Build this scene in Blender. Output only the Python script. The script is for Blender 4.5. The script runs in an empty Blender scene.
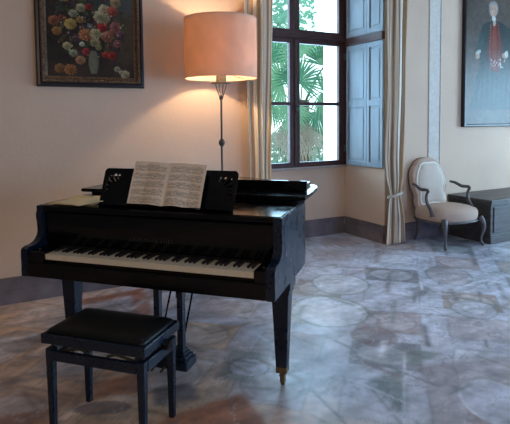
import bpy, bmesh, math, random
import numpy as np
from mathutils import Vector, Matrix
random.seed(7); rng = np.random.RandomState(5)
PI = math.pi
C = bpy.context.scene.collection

# ------------------------------------------------------------------ helpers
class MB:
    def __init__(s): s.bm = bmesh.new()
    def quad_grid(s, rows, closed_u=False, closed_v=False, cap=False):
        V = [[s.bm.verts.new(p) for p in r] for r in rows]
        nr, nc = len(V), len(V[0])
        for i in range(nr if closed_v else nr-1):
            for j in range(nc if closed_u else nc-1):
                s.bm.faces.new((V[i][j], V[i][(j+1) % nc], V[(i+1) % nr][(j+1) % nc], V[(i+1) % nr][j]))
        if cap:
            s.bm.faces.new(V[0][::-1]); s.bm.faces.new(V[-1])
        return V
    def box(s, x0, x1, y0, y1, z0, z1, bevel=0.0):
        t = bmesh.new()
        bmesh.ops.create_cube(t, size=1)
        for v in t.verts:
            v.co = Vector((x0+(v.co.x+.5)*(x1-x0), y0+(v.co.y+.5)*(y1-y0), z0+(v.co.z+.5)*(z1-z0)))
        if bevel: bmesh.ops.bevel(t, geom=t.edges[:], offset=bevel, segments=2, affect='EDGES', profile=.6)
        s.merge(t); return s
    def merge(s, t, M=None):
        mp = {}
        for v in t.verts: mp[v] = s.bm.verts.new(M @ v.co if M else v.co)
        for f in t.faces:
            try: s.bm.faces.new([mp[v] for v in f.verts])
            except ValueError: pass
        t.free()
    def taper(s, cx, cy, z0, z1, w0, w1, d0=None, d1=None, bevel=.003):
        """square leg: w at z0 (bottom) to w at z1 (top)"""
        d0 = d0 or w0; d1 = d1 or w1
        t = bmesh.new(); bmesh.ops.create_cube(t, size=1)
        for v in t.verts:
            top = v.co.z > 0
            w, d = (w1, d1) if top else (w0, d0)
            v.co = Vector((cx+v.co.x*w, cy+v.co.y*d, z1 if top else z0))
        if bevel: bmesh.ops.bevel(t, geom=t.edges[:], offset=bevel, segments=2, affect='EDGES')
        s.merge(t); return s
    def tube(s, pts, rad, n=10, flat=1.0):
        pts = [Vector(p) for p in pts]
        if not hasattr(rad, '__len__'): rad = [rad]*len(pts)
        up = Vector((0, 0, 1)); rows = []
        T0 = (pts[1]-pts[0]).normalized()
        N = T0.cross(up) if abs(T0.dot(up)) < .95 else T0.cross(Vector((1, 0, 0)))
        N.normalize()
        for i, p in enumerate(pts):
            T = (pts[min(i+1, len(pts)-1)]-pts[max(i-1, 0)]).normalized()
            N = (N-T*N.dot(T)).normalized(); B = T.cross(N)
            rows.append([p+N*math.cos(a)*rad[i]+B*math.sin(a)*rad[i]*flat for a in [2*PI*k/n for k in range(n)]])
        s.quad_grid(rows, closed_u=True, cap=True); return s
    def lathe(s, cx, cy, prof, n=24):
        rows = [[Vector((cx+r*math.cos(2*PI*k/n), cy+r*math.sin(2*PI*k/n), z)) for k in range(n)] for r, z in prof]
        s.quad_grid(rows, closed_u=True, cap=True); return s
    def prism(s, poly, z0, z1, axis='z', bevel=0):
        """poly of 2D points extruded: axis z -> (x,y); axis x -> (y,z); axis y -> (x,z)"""
        t = bmesh.new()
        def mk(p, h):
            return {'z': (p[0], p[1], h), 'x': (h, p[0], p[1]), 'y': (p[0], h, p[1])}[axis]
        a = [t.verts.new(mk(p, z0)) for p in poly]; b = [t.verts.new(mk(p, z1)) for p in poly]
        fa = t.faces.new(a); fb = t.faces.new(b[::-1]); n = len(poly)
        for i in range(n): t.faces.new((a[i], a[(i+1) % n], b[(i+1) % n], b[i]))
        bmesh.ops.recalc_face_normals(t, faces=t.faces)
        if bevel:
            es = [e for e in t.edges if fa in e.link_faces or fb in e.link_faces]
            bmesh.ops.bevel(t, geom=es, offset=bevel, segments=2, affect='EDGES')
        s.merge(t); return s
    def holes(s, outline, holes, y0, y1):
        """plate in the xz plane with holes"""
        t = bmesh.new()
        for loop in [outline]+holes:
            vs = [t.verts.new((p[0], y0, p[1])) for p in loop]
            for i in range(len(vs)): t.edges.new((vs[i], vs[(i+1) % len(vs)]))
        bmesh.ops.triangle_fill(t, use_beauty=True, edges=t.edges[:])
        r = bmesh.ops.extrude_face_region(t, geom=t.faces[:])
        for v in [g for g in r['geom'] if isinstance(g, bmesh.types.BMVert)]: v.co.y = y1
        bmesh.ops.recalc_face_normals(t, faces=t.faces)
        s.merge(t); return s
    def build(s, name, m, parent=None, smooth=False, loc=None):
        bmesh.ops.remove_doubles(s.bm, verts=s.bm.verts, dist=1e-6)
        bmesh.ops.recalc_face_normals(s.bm, faces=s.bm.faces)
        me = bpy.data.meshes.new(name); s.bm.to_mesh(me); s.bm.free()
        if m: me.materials.append(m)
        if smooth:
            me.polygons.foreach_set('use_smooth', [True]*len(me.polygons))
            if smooth is not True: me.set_sharp_from_angle(angle=math.radians(smooth))
        o = bpy.data.objects.new(name, me); C.objects.link(o)
        if parent: o.parent = parent
        if loc: o.location = loc
        return o
def empty(name, loc=(0, 0, 0), rz=0, parent=None):
    o = bpy.data.objects.new(name, None); C.objects.link(o); o.location = loc; o.rotation_euler = (0, 0, rz)
    o.empty_display_size = .1
    if parent: o.parent = parent
    return o
def tag(o, label, cat, group=None, kind=None):
    o['label'] = label; o['category'] = cat
    if group: o['group'] = group
    if kind: o['kind'] = kind
    return o
def struct(o): o['kind'] = 'structure'; return o

def grid_mesh(name, P, col, mat, parent=None, smooth=True):
    """P (nr,nc,3), col (nr,nc,3) linear colour painted per vertex"""
    nr, nc = P.shape[:2]
    me = bpy.data.meshes.new(name)
    idx = np.arange(nr*nc).reshape(nr, nc)
    q = np.stack([idx[:-1, :-1], idx[:-1, 1:], idx[1:, 1:], idx[1:, :-1]], -1).reshape(-1, 4)
    me.vertices.add(nr*nc); me.vertices.foreach_set('co', P.reshape(-1).astype(np.float32))
    me.loops.add(len(q)*4); me.loops.foreach_set('vertex_index', q.reshape(-1).astype(np.int32))
    me.polygons.add(len(q)); me.polygons.foreach_set('loop_start', np.arange(0, len(q)*4, 4, dtype=np.int32))
    me.update(calc_edges=True); me.validate()
    a = me.color_attributes.new('paint', 'FLOAT_COLOR', 'POINT')
    c4 = np.ones((nr*nc, 4), np.float32); c4[:, :3] = np.clip(col.reshape(-1, 3), 0, 1)
    a.data.foreach_set('color', c4.reshape(-1))
    me.polygons.foreach_set('use_smooth', [smooth]*len(me.polygons))
    me.materials.append(mat)
    o = bpy.data.objects.new(name, me); C.objects.link(o)
    if parent: o.parent = parent
    return o
def vnoise(x, y, seed=0):
    r = np.random.RandomState(seed).rand(256, 256)
    xi = np.floor(x).astype(int); yi = np.floor(y).astype(int); fx = x-xi; fy = y-yi
    fx = fx*fx*(3-2*fx); fy = fy*fy*(3-2*fy)
    g = lambda i, j: r[i % 256, j % 256]
    return (g(xi, yi)*(1-fx)+g(xi+1, yi)*fx)*(1-fy)+(g(xi, yi+1)*(1-fx)+g(xi+1, yi+1)*fx)*fy
def fbm(x, y, seed=0, o=4):
    s = 0; a = .5; t = 0
    for k in range(o): s = s+a*vnoise(x*2**k+17*k, y*2**k+31*k, seed+k); t += a; a *= .55
    return s/t
def sstep(a, b, x):
    t = np.clip((x-a)/(b-a), 0, 1); return t*t*(3-2*t)
def mix(a, b, t): return a*(1-t[..., None])+np.array(b)*t[..., None]

# ------------------------------------------------------------------ materials
def mat(name, col, rough=.5, metal=0, spec=.5, coat=0, noise=0, nscale=8, bump=0, bscale=40, emit=None, es=0, rvar=0, stretch=None):
    m = bpy.data.materials.new(name); m.use_nodes = True; nt = m.node_tree; N = nt.nodes; L = nt.links
    b = N['Principled BSDF']
    b.inputs['Base Color'].default_value = (*col, 1); b.inputs['Roughness'].default_value = rough
    b.inputs['Metallic'].default_value = metal; b.inputs['Specular IOR Level'].default_value = spec
    b.inputs['Coat Weight'].default_value = coat; b.inputs['Coat Roughness'].default_value = .08
    tc = N.new('ShaderNodeTexCoord'); mp = N.new('ShaderNodeMapping'); L.new(tc.outputs['Object'], mp.inputs[0])
    if stretch: mp.inputs['Scale'].default_value = stretch
    if noise:
        n = N.new('ShaderNodeTexNoise'); n.inputs['Scale'].default_value = nscale; n.inputs['Detail'].default_value = 6
        L.new(mp.outputs[0], n.inputs[0])
        r = N.new('ShaderNodeMapRange'); r.inputs[1].default_value = .25; r.inputs[2].default_value = .75
        r.inputs[3].default_value = 1-noise; r.inputs[4].default_value = 1+noise
        L.new(n.outputs['Fac'], r.inputs[0])
        mm = N.new('ShaderNodeVectorMath'); mm.operation = 'SCALE'; mm.inputs[0].default_value = col
        L.new(r.outputs[0], mm.inputs['Scale']); L.new(mm.outputs[0], b.inputs['Base Color'])
    if rvar:
        n = N.new('ShaderNodeTexNoise'); n.inputs['Scale'].default_value = nscale*1.7; n.inputs['Detail'].default_value = 5
        L.new(mp.outputs[0], n.inputs[0])
        r = N.new('ShaderNodeMapRange'); r.inputs[1].default_value = .3; r.inputs[2].default_value = .7
        r.inputs[3].default_value = rough-rvar; r.inputs[4].default_value = rough+rvar
        L.new(n.outputs['Fac'], r.inputs[0]); L.new(r.outputs[0], b.inputs['Roughness'])
    if bump:
        n = N.new('ShaderNodeTexNoise'); n.inputs['Scale'].default_value = bscale; n.inputs['Detail'].default_value = 5
        L.new(mp.outputs[0], n.inputs[0]); bp = N.new('ShaderNodeBump'); bp.inputs['Strength'].default_value = bump
        bp.inputs['Distance'].default_value = .01; L.new(n.outputs['Fac'], bp.inputs['Height']); L.new(bp.outputs[0], b.inputs['Normal'])
    if emit: b.inputs['Emission Color'].default_value = (*emit, 1); b.inputs['Emission Strength'].default_value = es
    return m
def painted(name, rough=.5, spec=.5, coat=0, fine=0, fscale=60, bump=0, coatr=.15, rvar=0):
    m = bpy.data.materials.new(name); m.use_nodes = True; nt = m.node_tree; N = nt.nodes; L = nt.links
    b = N['Principled BSDF']; b.inputs['Roughness'].default_value = rough; b.inputs['Specular IOR Level'].default_value = spec
    b.inputs['Coat Weight'].default_value = coat; b.inputs['Coat Roughness'].default_value = coatr
    a = N.new('ShaderNodeAttribute'); a.attribute_name = 'paint'
    tc = N.new('ShaderNodeTexCoord')
    n = N.new('ShaderNodeTexNoise'); n.inputs['Scale'].default_value = fscale; n.inputs['Detail'].default_value = 8; L.new(tc.outputs['Object'], n.inputs[0])
    r = N.new('ShaderNodeMapRange'); r.inputs[1].default_value = .3; r.inputs[2].default_value = .7
    r.inputs[3].default_value = 1-fine; r.inputs[4].default_value = 1+fine; L.new(n.outputs['Fac'], r.inputs[0])
    mm = N.new('ShaderNodeVectorMath'); mm.operation = 'SCALE'; L.new(a.outputs['Color'], mm.inputs[0]); L.new(r.outputs[0], mm.inputs['Scale'])
    L.new(mm.outputs[0], b.inputs['Base Color'])
    if rvar:
        n2 = N.new('ShaderNodeTexNoise'); n2.inputs['Scale'].default_value = 3; n2.inputs['Detail'].default_value = 6; L.new(tc.outputs['Object'], n2.inputs[0])
        r2 = N.new('ShaderNodeMapRange'); r2.inputs[1].default_value = .3; r2.inputs[2].default_value = .7
        r2.inputs[3].default_value = rough-rvar; r2.inputs[4].default_value = rough+rvar; L.new(n2.outputs['Fac'], r2.inputs[0]); L.new(r2.outputs[0], b.inputs['Roughness'])
    if bump:
        bp = N.new('ShaderNodeBump'); bp.inputs['Strength'].default_value = bump; bp.inputs['Distance'].default_value = .005
        L.new(n.outputs['Fac'], bp.inputs['Height']); L.new(bp.outputs[0], b.inputs['Normal'])
    return m

M = {}
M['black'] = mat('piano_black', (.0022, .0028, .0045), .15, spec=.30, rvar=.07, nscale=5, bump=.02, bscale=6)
M['black_side'] = mat('piano_black_blue_sheen', (.0035, .011, .028), .30, spec=.45, rvar=.07, nscale=6, bump=.05, bscale=9)  # blue sheen of the sidelight put into the base colour
M['leather'] = mat('black_leather', (.003, .004, .0045), .42, spec=.25, bump=.06, bscale=120)
M['wall'] = mat('plaster', (.67, .495, .38), .9, spec=.15, noise=.07, nscale=1.6, bump=.15, bscale=30)
M['wall_dim'] = mat('darkened_plaster', (.24, .19, .16), .9, spec=.1, noise=.05)  # plaster darkened in colour so the piano reflects dim walls
M['ceil'] = mat('ceiling_plaster', (.62, .55, .47), .9, spec=.1, noise=.04)
M['base'] = mat('painted_baseboard', (.165, .135, .150), .6, spec=.3, noise=.28, nscale=7, bump=.05)
M['stone'] = mat('speckled_stone', (.64, .58, .52), .85, spec=.15, noise=.10, nscale=26, bump=.1)
M['winwood'] = mat('dark_window_wood', (.070, .026, .024), .42, spec=.4, noise=.3, nscale=14)
M['shutter'] = mat('grey_painted_shutter', (.27, .34, .41), .50, spec=.35, noise=.13, nscale=9, stretch=(1, 1, .25))
M['gap'] = mat('dark_gap', (.03, .035, .045), .8)
M['sill'] = mat('stone_sill', (.42, .35, .33), .7, noise=.15, nscale=12)
M['ivory'] = mat('ivory', (.70, .64, .52), .3, noise=.05, nscale=30)
M['ebony'] = mat('ebony', (.012, .012, .014), .35)
M['brass'] = mat('aged_brass', (.20, .135, .07), .5, metal=.8, noise=.3, nscale=40)
M['iron'] = mat('grey_iron', (.10, .095, .09), .5, metal=.5, noise=.2, nscale=40)
M['felt'] = mat('dark_felt', (.01, .008, .008), .95)
M['chairwood'] = mat('greyed_chair_wood', (.10, .085, .085), .45, noise=.3, nscale=30)
M['linen'] = mat('tan_linen', (.56, .41, .33), .9, spec=.1, noise=.08, nscale=60, bump=.2, bscale=200)
M['linen_light'] = mat('pale_linen', (.66, .56, .48), .9, spec=.1, noise=.07, nscale=50, bump=.2, bscale=200)
M['trim'] = mat('white_gimp', (.90, .86, .78), .8, noise=.1, nscale=90)
M['chest'] = mat('dark_oak', (.085, .075, .075), .45, spec=.5, noise=.4, nscale=9, bump=.1, bscale=30, stretch=(.35, 1, 3))
M['framedark'] = mat('frame_black', (.012, .012, .018), .35, noise=.3, nscale=30)
M['framegilt'] = mat('frame_old_gilt', (.16, .095, .055), .45, metal=.35, noise=.6, nscale=45, bump=.6, bscale=70)
M['white'] = mat('white_render', (.9, .93, .95), .8)
M['paper'] = painted('printed_paper', .75, spec=.2, fine=.03)
M['oldpaper'] = mat('yellowed_paper', (.78, .62, .30), .75, noise=.15, nscale=14)
M['canvas'] = painted('oil_canvas', .5, spec=.14, fine=.18, fscale=90, bump=.25)
M['portrait'] = painted('varnished_oil_canvas', .34, spec=.28, fine=.15, fscale=25, bump=.5)
M['floor'] = painted('inlaid_marble_floor', .36, spec=.42, fine=.16, fscale=14, rvar=.08)
M['curtain'] = painted('striped_curtain_cloth', .85, spec=.15, fine=.04, fscale=120)
M['bulb'] = mat('bulb_glass', (1, .8, .5), .3, emit=(1, .68, .36), es=18)
M['soil'] = mat('garden_gravel', (.55, .58, .52), .95, noise=.25, nscale=3)
M['trunk'] = mat('palm_trunk', (.10, .075, .055), .95, noise=.5, nscale=25, bump=1, bscale=40)

def translucent(name, col, tcol, fac, rough=.9):
    m = bpy.data.materials.new(name); m.use_nodes = True; nt = m.node_tree; N = nt.nodes; L = nt.links
    N.remove(N['Principled BSDF']); out = N['Material Output']
    d = N.new('ShaderNodeBsdfDiffuse'); t = N.new('ShaderNodeBsdfTranslucent'); x = N.new('ShaderNodeMixShader')
    tc = N.new('ShaderNodeTexCoord'); n = N.new('ShaderNodeTexNoise'); n.inputs['Scale'].default_value = 5; L.new(tc.outputs['Object'], n.inputs[0])
    r = N.new('ShaderNodeMapRange'); r.inputs[1].default_value = .3; r.inputs[2].default_value = .7; r.inputs[3].default_value = .9; r.inputs[4].default_value = 1.08
    L.new(n.outputs['Fac'], r.inputs[0])
    for node, c in ((d, col), (t, tcol)):
        mm = N.new('ShaderNodeVectorMath'); mm.operation = 'SCALE'; mm.inputs[0].default_value = c
        L.new(r.outputs[0], mm.inputs['Scale']); L.new(mm.outputs[0], node.inputs['Color'])
    x.inputs[0].default_value = fac; L.new(d.outputs[0], x.inputs[1]); L.new(t.outputs[0], x.inputs[2]); L.new(x.outputs[0], out.inputs[0])
    return m
M['shade'] = translucent('lampshade_cloth', (.78, .60, .47), (.70, .47, .30), .30)
M['frond'] = translucent('palm_frond', (.09, .24, .16), (.14, .36, .22), .35)
M['frond2'] = translucent('palm_frond_pale', (.22, .42, .28), (.25, .5, .3), .35)
M['dry'] = translucent('dry_palm_frond', (.50, .44, .40), (.45, .40, .34), .4)
M['leaf'] = translucent('shrub_leaf', (.22, .42, .32), (.26, .52, .36), .4)
g = bpy.data.materials.new('window_glass'); g.use_nodes = True; N = g.node_tree.nodes; L = g.node_tree.links
N.remove(N['Principled BSDF']); tr = N.new('ShaderNodeBsdfTransparent'); tr.inputs[0].default_value = (.95, 1, .99, 1)
gl = N.new('ShaderNodeBsdfGlossy'); gl.inputs['Roughness'].default_value = .02; fr = N.new('ShaderNodeFresnel'); fr.inputs[0].default_value = 1.35
mx = N.new('ShaderNodeMixShader'); L.new(fr.outputs[0], mx.inputs[0]); L.new(tr.outputs[0], mx.inputs[1]); L.new(gl.outputs[0], mx.inputs[2])
L.new(mx.outputs[0], N['Material Output'].inputs[0]); M['glass'] = g

# ------------------------------------------------------------------ room shell
XL, XR, YB, ZC = -2.8, 8.8, -8.2, 3.9
RX0, RX1, RD, WT = 2.62, 4.135, .70, 1.15       # window bay and wall thickness
w = MB()
w.box(XL-.3, RX0, 0, WT, 0, ZC); w.box(RX1, XR+.3, 0, WT, 0, ZC)
w.box(RX0, RX1, 0, WT, 3.46, ZC); w.box(RX0, RX1, RD+.03, WT, 0, .855)
struct(w.build('wall_back', M['wall']))
struct(MB().box(XR, XR+.3, YB, 0, 0, ZC).build('wall_right', M['wall']))
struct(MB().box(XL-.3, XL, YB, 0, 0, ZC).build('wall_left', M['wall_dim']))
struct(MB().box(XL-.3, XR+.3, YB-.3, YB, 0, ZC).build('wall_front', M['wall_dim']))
struct(MB().box(XL-.3, XR+.3, YB-.3, WT, ZC, ZC+.2).build('ceiling', M['ceil']))

# painted inlay floor ---------------------------------------------------------
def axis(lo, a, b, hi, fine, coarse):
    return np.unique(np.concatenate([np.arange(lo, a, coarse), np.arange(a, b, fine), np.arange(b, hi+1e-6, coarse), [hi]]).round(4))
xs = axis(XL-.1, -.5, 5.9, XR+.1, .0135, .25); ys = axis(YB-.1, -3.25, .05, RD+.1, .0135, .12)
Xf, Yf = np.meshgrid(xs, ys)
_w = -.0028*Xf+.01597*Yf+1; X, Y = (1.01654*Xf+.12856*Yf+.51335)/_w, (-.00944*Xf+1.00193*Yf-.00042)/_w      # layout frame of the inlay
wx = X+.10*(fbm(X*1.3, Y*1.3, 11)-.5)+.02*(fbm(X*5, Y*5, 13)-.5); wy = Y+.10*(fbm(X*1.3, Y*1.3, 12)-.5)+.02*(fbm(X*5, Y*5, 14)-.5)
pale = np.array((.49, .50, .60)); cream = np.array((.72, .48, .31)); rust = np.array((.34, .13, .07)); slate = np.array((.15, .145, .17))
green = np.array((.22, .27, .27)); pink = np.array((.38, .29, .30)); brown = np.array((.30, .20, .14)); white = np.array((.62, .63, .70))
col = np.ones(X.shape+(3,))*pale
warm = sstep(2.1, .7, X+.35*Y+.5+.5*(fbm(X*1.1, Y*1.1, 3)-.5))          # warmer stones by the piano, with the warm light there mixed into the colour
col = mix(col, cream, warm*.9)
# cells of the diagonal inlay
th = math.radians(43); U = (wx*math.cos(th)+wy*math.sin(th))/.62; V = (-wx*math.sin(th)+wy*math.cos(th))/.62
ui, vi = np.floor(U).astype(int), np.floor(V).astype(int); fu, fv = U-ui, V-vi
tab = np.random.RandomState(21).rand(64, 64); tab2 = np.random.RandomState(22).rand(64, 64)
k = tab[ui % 64, vi % 64]; k2 = tab2[ui % 64, vi % 64]
pal = [pale, pink, green, white, cream, slate, brown]
cuts = [0, .22, .42, .56, .72, .84, .92, 1.01]
cell = np.zeros(X.shape+(3,))
for i, p in enumerate(pal): cell[(k >= cuts[i]) & (k < cuts[i+1])] = p
band = sstep(.13, .17, np.minimum(np.minimum(fu, 1-fu), np.minimum(fv, 1-fv)))
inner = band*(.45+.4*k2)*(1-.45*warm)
col = col*(1-inner[..., None])+cell*inner[..., None]
rr = np.hypot(fu-.5, fv-.5)
disc = sstep(.30, .27, rr)*(k2 > .45)
col = mix(col, white, disc*.35)
ringm = np.exp(-((rr-.30)/.018)**2)*(k2 > .45)*.35; col = mix(col, slate, ringm)
edge = np.exp(-((np.minimum(np.minimum(fu, 1-fu), np.minimum(fv, 1-fv))-.15)/.012)**2)
col = mix(col, green*.55, edge*.4)
edge2 = np.exp(-((np.minimum(np.minimum(fu, 1-fu), np.minimum(fv, 1-fv)))/.010)**2); col = mix(col, white, edge2*.4)
# named inlays measured on the floor
def rot(cx, cy, a):
    a = math.radians(a); dx, dy = wx-cx, wy-cy
    return dx*math.cos(a)+dy*math.sin(a), -dx*math.sin(a)+dy*math.cos(a)
def ell(cx, cy, rx, ry, a, c, s=.8, ring=None, soft=.05):
    global col
    p, q = rot(cx, cy, a); r = np.hypot(p/rx, q/ry)
    col = mix(col, c, sstep(1+soft, 1-soft, r)*s)
    if ring is not None: col = mix(col, ring, np.exp(-((r-1.0)/.05)**2)*.8)
def poly(pts, c, s=.8):
    global col
    m = np.zeros(X.shape, bool); n = len(pts)
    for i in range(n):
        (x1, y1), (x2, y2) = pts[i], pts[(i+1) % n]
        m ^= ((y1 > wy) != (y2 > wy)) & (wx < (x2-x1)*(wy-y1)/(y2-y1+1e-9)+x1)
    m = m.astype(float)
    for _ in range(2):
        m[1:-1] = (m[:-2]+2*m[1:-1]+m[2:])/4; m[:, 1:-1] = (m[:, :-2]+2*m[:, 1:-1]+m[:, 2:])/4
    col = mix(col, c, m*s)
def line(x1, y1, x2, y2, wd, c, s=.6):
    global col
    dx, dy = x2-x1, y2-y1; L2 = dx*dx+dy*dy
    t = np.clip(((X-x1)*dx+(Y-y1)*dy)/L2, 0, 1); d = np.hypot(X-x1-t*dx, Y-y1-t*dy)
    col = mix(col, c, np.exp(-(d/wd)**2)*s)
ell(2.77, -1.45, .33, .30, 47, white, .85, green)
ell(3.30, -.97, .30, .26, 47, white, .75, green)
ell(3.75, -2.02, .21, .17, 47, pale, .8, green*.8); ell(3.75, -2.02, .12, .09, 47, white, .6, pink)
poly([(2.12, -2.97), (2.62, -2.50), (3.2, -2.7), (2.6, -3.3)], pink*.8, .5)
ell(2.61, -3.0, .24, .18, 47, pale, .85, white)
ell(2.71, -2.02, .20, .16, 47, pink*.62, .75); ell(4.35, -1.3, .3, .22, 47, pink, .5, green)
poly([(2.72, -2.3), (2.90, -2.46), (2.54, -2.50)], green*.8, .8)
poly([(2.17, -2.5), (2.46, -2.51), (2.07, -2.86)], green*.75, .8)
poly([(3.67, -1.4), (3.90, -1.34), (3.86, -1.52), (3.66, -1.56)], slate, .7)
poly([(1.45, -2.0), (1.74, -1.69), (1.90, -1.86), (1.60, -2.2)], green*.9, .7); ell(1.69, -1.98, .13, .12, 47, pale, .85, slate)
poly([(2.0, -1.2), (2.3, -.9), (2.0, -.7), (1.75, -1.05)], pink*.8, .55)
line(2.70, -2.29, 2.03, -2.91, .008, white, .7); line(1.86, -2.37, 1.70, -3.2, .010, green*.6, .7); line(2.17, -2.50, 2.00, -2.95, .012, slate, .5)
line(1.86, -2.37, 2.12, -2.97, .008, white, .5)
for a_, b_ in ((3.0, -1.9), (3.5, -1.35), (4.2, -2.0), (2.3, -1.6), (4.1, -.6), (4.9, -1.2), (3.1, -.45)):
    s_ = .22+.1*random.random(); aa = math.radians(43+random.choice((0, 90)))
    line(a_, b_, a_+s_*2*math.cos(aa), b_+s_*2*math.sin(aa), .03, random.choice((pink*.65, green*.75, slate)), .65)
# the rust and cream stones around the bench
poly([(1.10, -2.21), (1.48, -2.23), (1.42, -2.70), (.9, -2.85), (.98, -2.270)], rust, .88)
poly([(.85, -1.66), (1.14, -1.72), (1.06, -1.90), (.78, -1.84)], rust*1.15, .8)
poly([(.25, -1.75), (.62, -1.83), (.58, -2.1), (.2, -2.0)], rust, .7)
poly([(.1, -1.2), (.5, -1.35), (.45, -1.55), (.05, -1.45)], brown, .7)
ell(.81, -1.965, .145, .07, -25, pink*.5, .85)
poly([(1.10, -1.91), (1.32, -1.97), (1.27, -2.16), (1.04, -2.10)], slate*1.0, .8)
ell(.62, -.85, .15, .2, 10, slate*1.3, .6)
poly([(1.10, -.20), (1.75, -.16), (1.74, -.29), (1.20, -.33)], rust*1.1, .85)
poly([(1.62, -.20), (1.76, -.18), (1.60, -.80), (1.46, -.76)], rust*1.1, .85)
poly([(1.15, -.48), (1.42, -.42), (1.36, -.74), (1.1, -.75)], slate*1.2, .6)
for yy in (-.45, -.75, -1.05, -1.35):
    poly([(-.2, yy), (1.0, yy-.06), (1.0, yy-.12), (-.2, yy-.1)], random.choice((pink*.8, brown, slate*1.4)), .5)
# short inlaid strips between the larger figures
rs = np.random.RandomState(77)
for _ in range(230):
    a_, b_ = rs.rand()*7-.3, -3.1+3.7*rs.rand(); aa = math.radians((43, 133, 8, 98)[rs.randint(4)]+rs.randn()*5); L_ = .10+.30*rs.rand()
    m_c = (green*.75, slate, pink*.7, white, brown if a_ < 2 else pink*.8, white)[rs.randint(6)]
    line(a_, b_, a_+L_*math.cos(aa), b_+L_*math.sin(aa), .008+.022*rs.rand(), m_c, .5+.4*rs.rand())
# veins, clouds and wear
st = fbm(X*2.2+.8*Y, Y*9-.5*X, 31, 5); col = col*(.50+.95*st)[..., None]
cl = fbm(X*9, Y*9, 41, 6); col = col*(.70+.60*cl)[..., None]
ff = fbm(X*26+4*fbm(X*3, Y*3, 46), Y*34, 45, 3); col = col*(.84+.32*ff)[..., None]
vein = np.exp(-((fbm(X*3+3, Y*4.5, 51, 5)-.5)/.012)**2); col = mix(col, slate*.9, vein*.45)
vein = np.exp(-((fbm(X*4+9, Y*5, 61, 5)-.5)/.010)**2); col = mix(col, white, vein*.35)
fl = grid_mesh('floor', np.stack([Xf, Yf, np.zeros_like(X)], -1), col, M['floor']); struct(fl)

# baseboards (painted, with a stepped moulding) --------------------------------
def baseboard(name, x0, x1, y0, y1, out):
    """runs along a wall face; out = outward direction of the wall face"""
    b = MB()
    for d, z0, z1 in ((.012, 0, .213), (.022, 0, .115), (.018, .19, .213)):
        if out == '-y': b.box(x0, x1, y0-d, y0, z0, z1, .003)
        else: b.box(x0-d, x0, y0, y1, z0, z1, .003)
    return struct(b.build(name, M['base']))
baseboard('baseboard_left', XL, RX0, 0, 0, '-y'); baseboard('baseboard_right', RX1, XR, 0, 0, '-y')
baseboard('baseboard_bay', RX0, RX1-.02, RD+.03, 0, '-y'); baseboard('baseboard_bay_side', RX1, 0, .0, RD+.02, '-x')
struct(MB().box(4.826, 5.02, -.010, 0, 0, ZC, .004).box(5.012, 5.024, -.018, 0, 0, ZC, .003).build('trim_1', M['stone']))
struct(MB().box(RX0, RX1, RD-.02, WT, .855, .882, .006).build('trim_2', M['sill']))

# ------------------------------------------------------------------ window
wn = struct(empty('window_1', (0, RD, 0)))
b = MB()
ZT = 3.45
for x0, x1 in ((RX0, 2.70), (4.078, RX1)): b.box(x0, x1, 0, .08, .882, ZT, .004)
b.box(RX0, RX1, 0, .08, .882, .905, .003); b.box(RX0, RX1, 0, .08, 3.39, ZT, .003)
b.box(RX0, RX1, -.015, .08, 2.418, 2.485, .006); b.box(RX0, RX1, -.028, .02, 2.43, 2.447, .004)
b.build('window_frame', M['winwood'], wn)
def sash(x0, x1, z0, z1, munt, st=.075, inner='r'):
    s = MB()
    s.box(x0, x0+st, .005, .06, z0, z1, .004); s.box(x1-st, x1, .005, .06, z0, z1, .004)
    s.box(x0+st, x1-st, .005, .06, z0, z0+.045, .003); s.box(x0+st, x1-st, .005, .06, z1-.05, z1, .003)
    for z in munt: s.box(x0+st, x1-st, .012, .055, z-.02, z+.02, .004)
    o = s.build('sash', M['winwood'], wn)
    zs = [z0+.045]+list(munt)+[z1-.05]
    for a, c in zip(zs[:-1], zs[1:]): MB().box(x0+st, x1-st, .03, .034, a, c).build('pane', M['glass'], o)
    return o
sl = sash(2.70, 3.368, .895, 2.418, (1.648,)); sr = sash(3.376, 4.078, .895, 2.418, (1.648,), .056)
sash(2.70, 3.368, 2.485, 3.39, (3.0,)); sash(3.376, 4.078, 2.485, 3.39, (3.0,), .056)
MB().box(3.350, 3.394, -.012, .012, .905, 2.412, .005).build('meeting_strip', M['winwood'], sl)
h = MB(); h.tube([(3.372, -.014, .94), (3.372, -.014, 2.39)], .006); h.box(3.355, 3.39, -.03, -.01, 1.56, 1.64, .004)
h.tube([(3.372, -.035, 1.62), (3.372, -.07, 1.60), (3.372, -.075, 1.54)], .007); h.build('bolt_rod', M['iron'], wn)
MB().box(4.09, 4.115, -.03, .01, 1.05, 1.13, .003).box(4.09, 4.115, -.03, .01, 2.2, 2.28, .003).build('hinge', M['iron'], wn)
# outside reveal, rendered white
struct(MB().box(RX1-.012, RX1, RD+.09, WT+.02, .86, 3.45).build('trim_3', M['white']))

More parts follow.
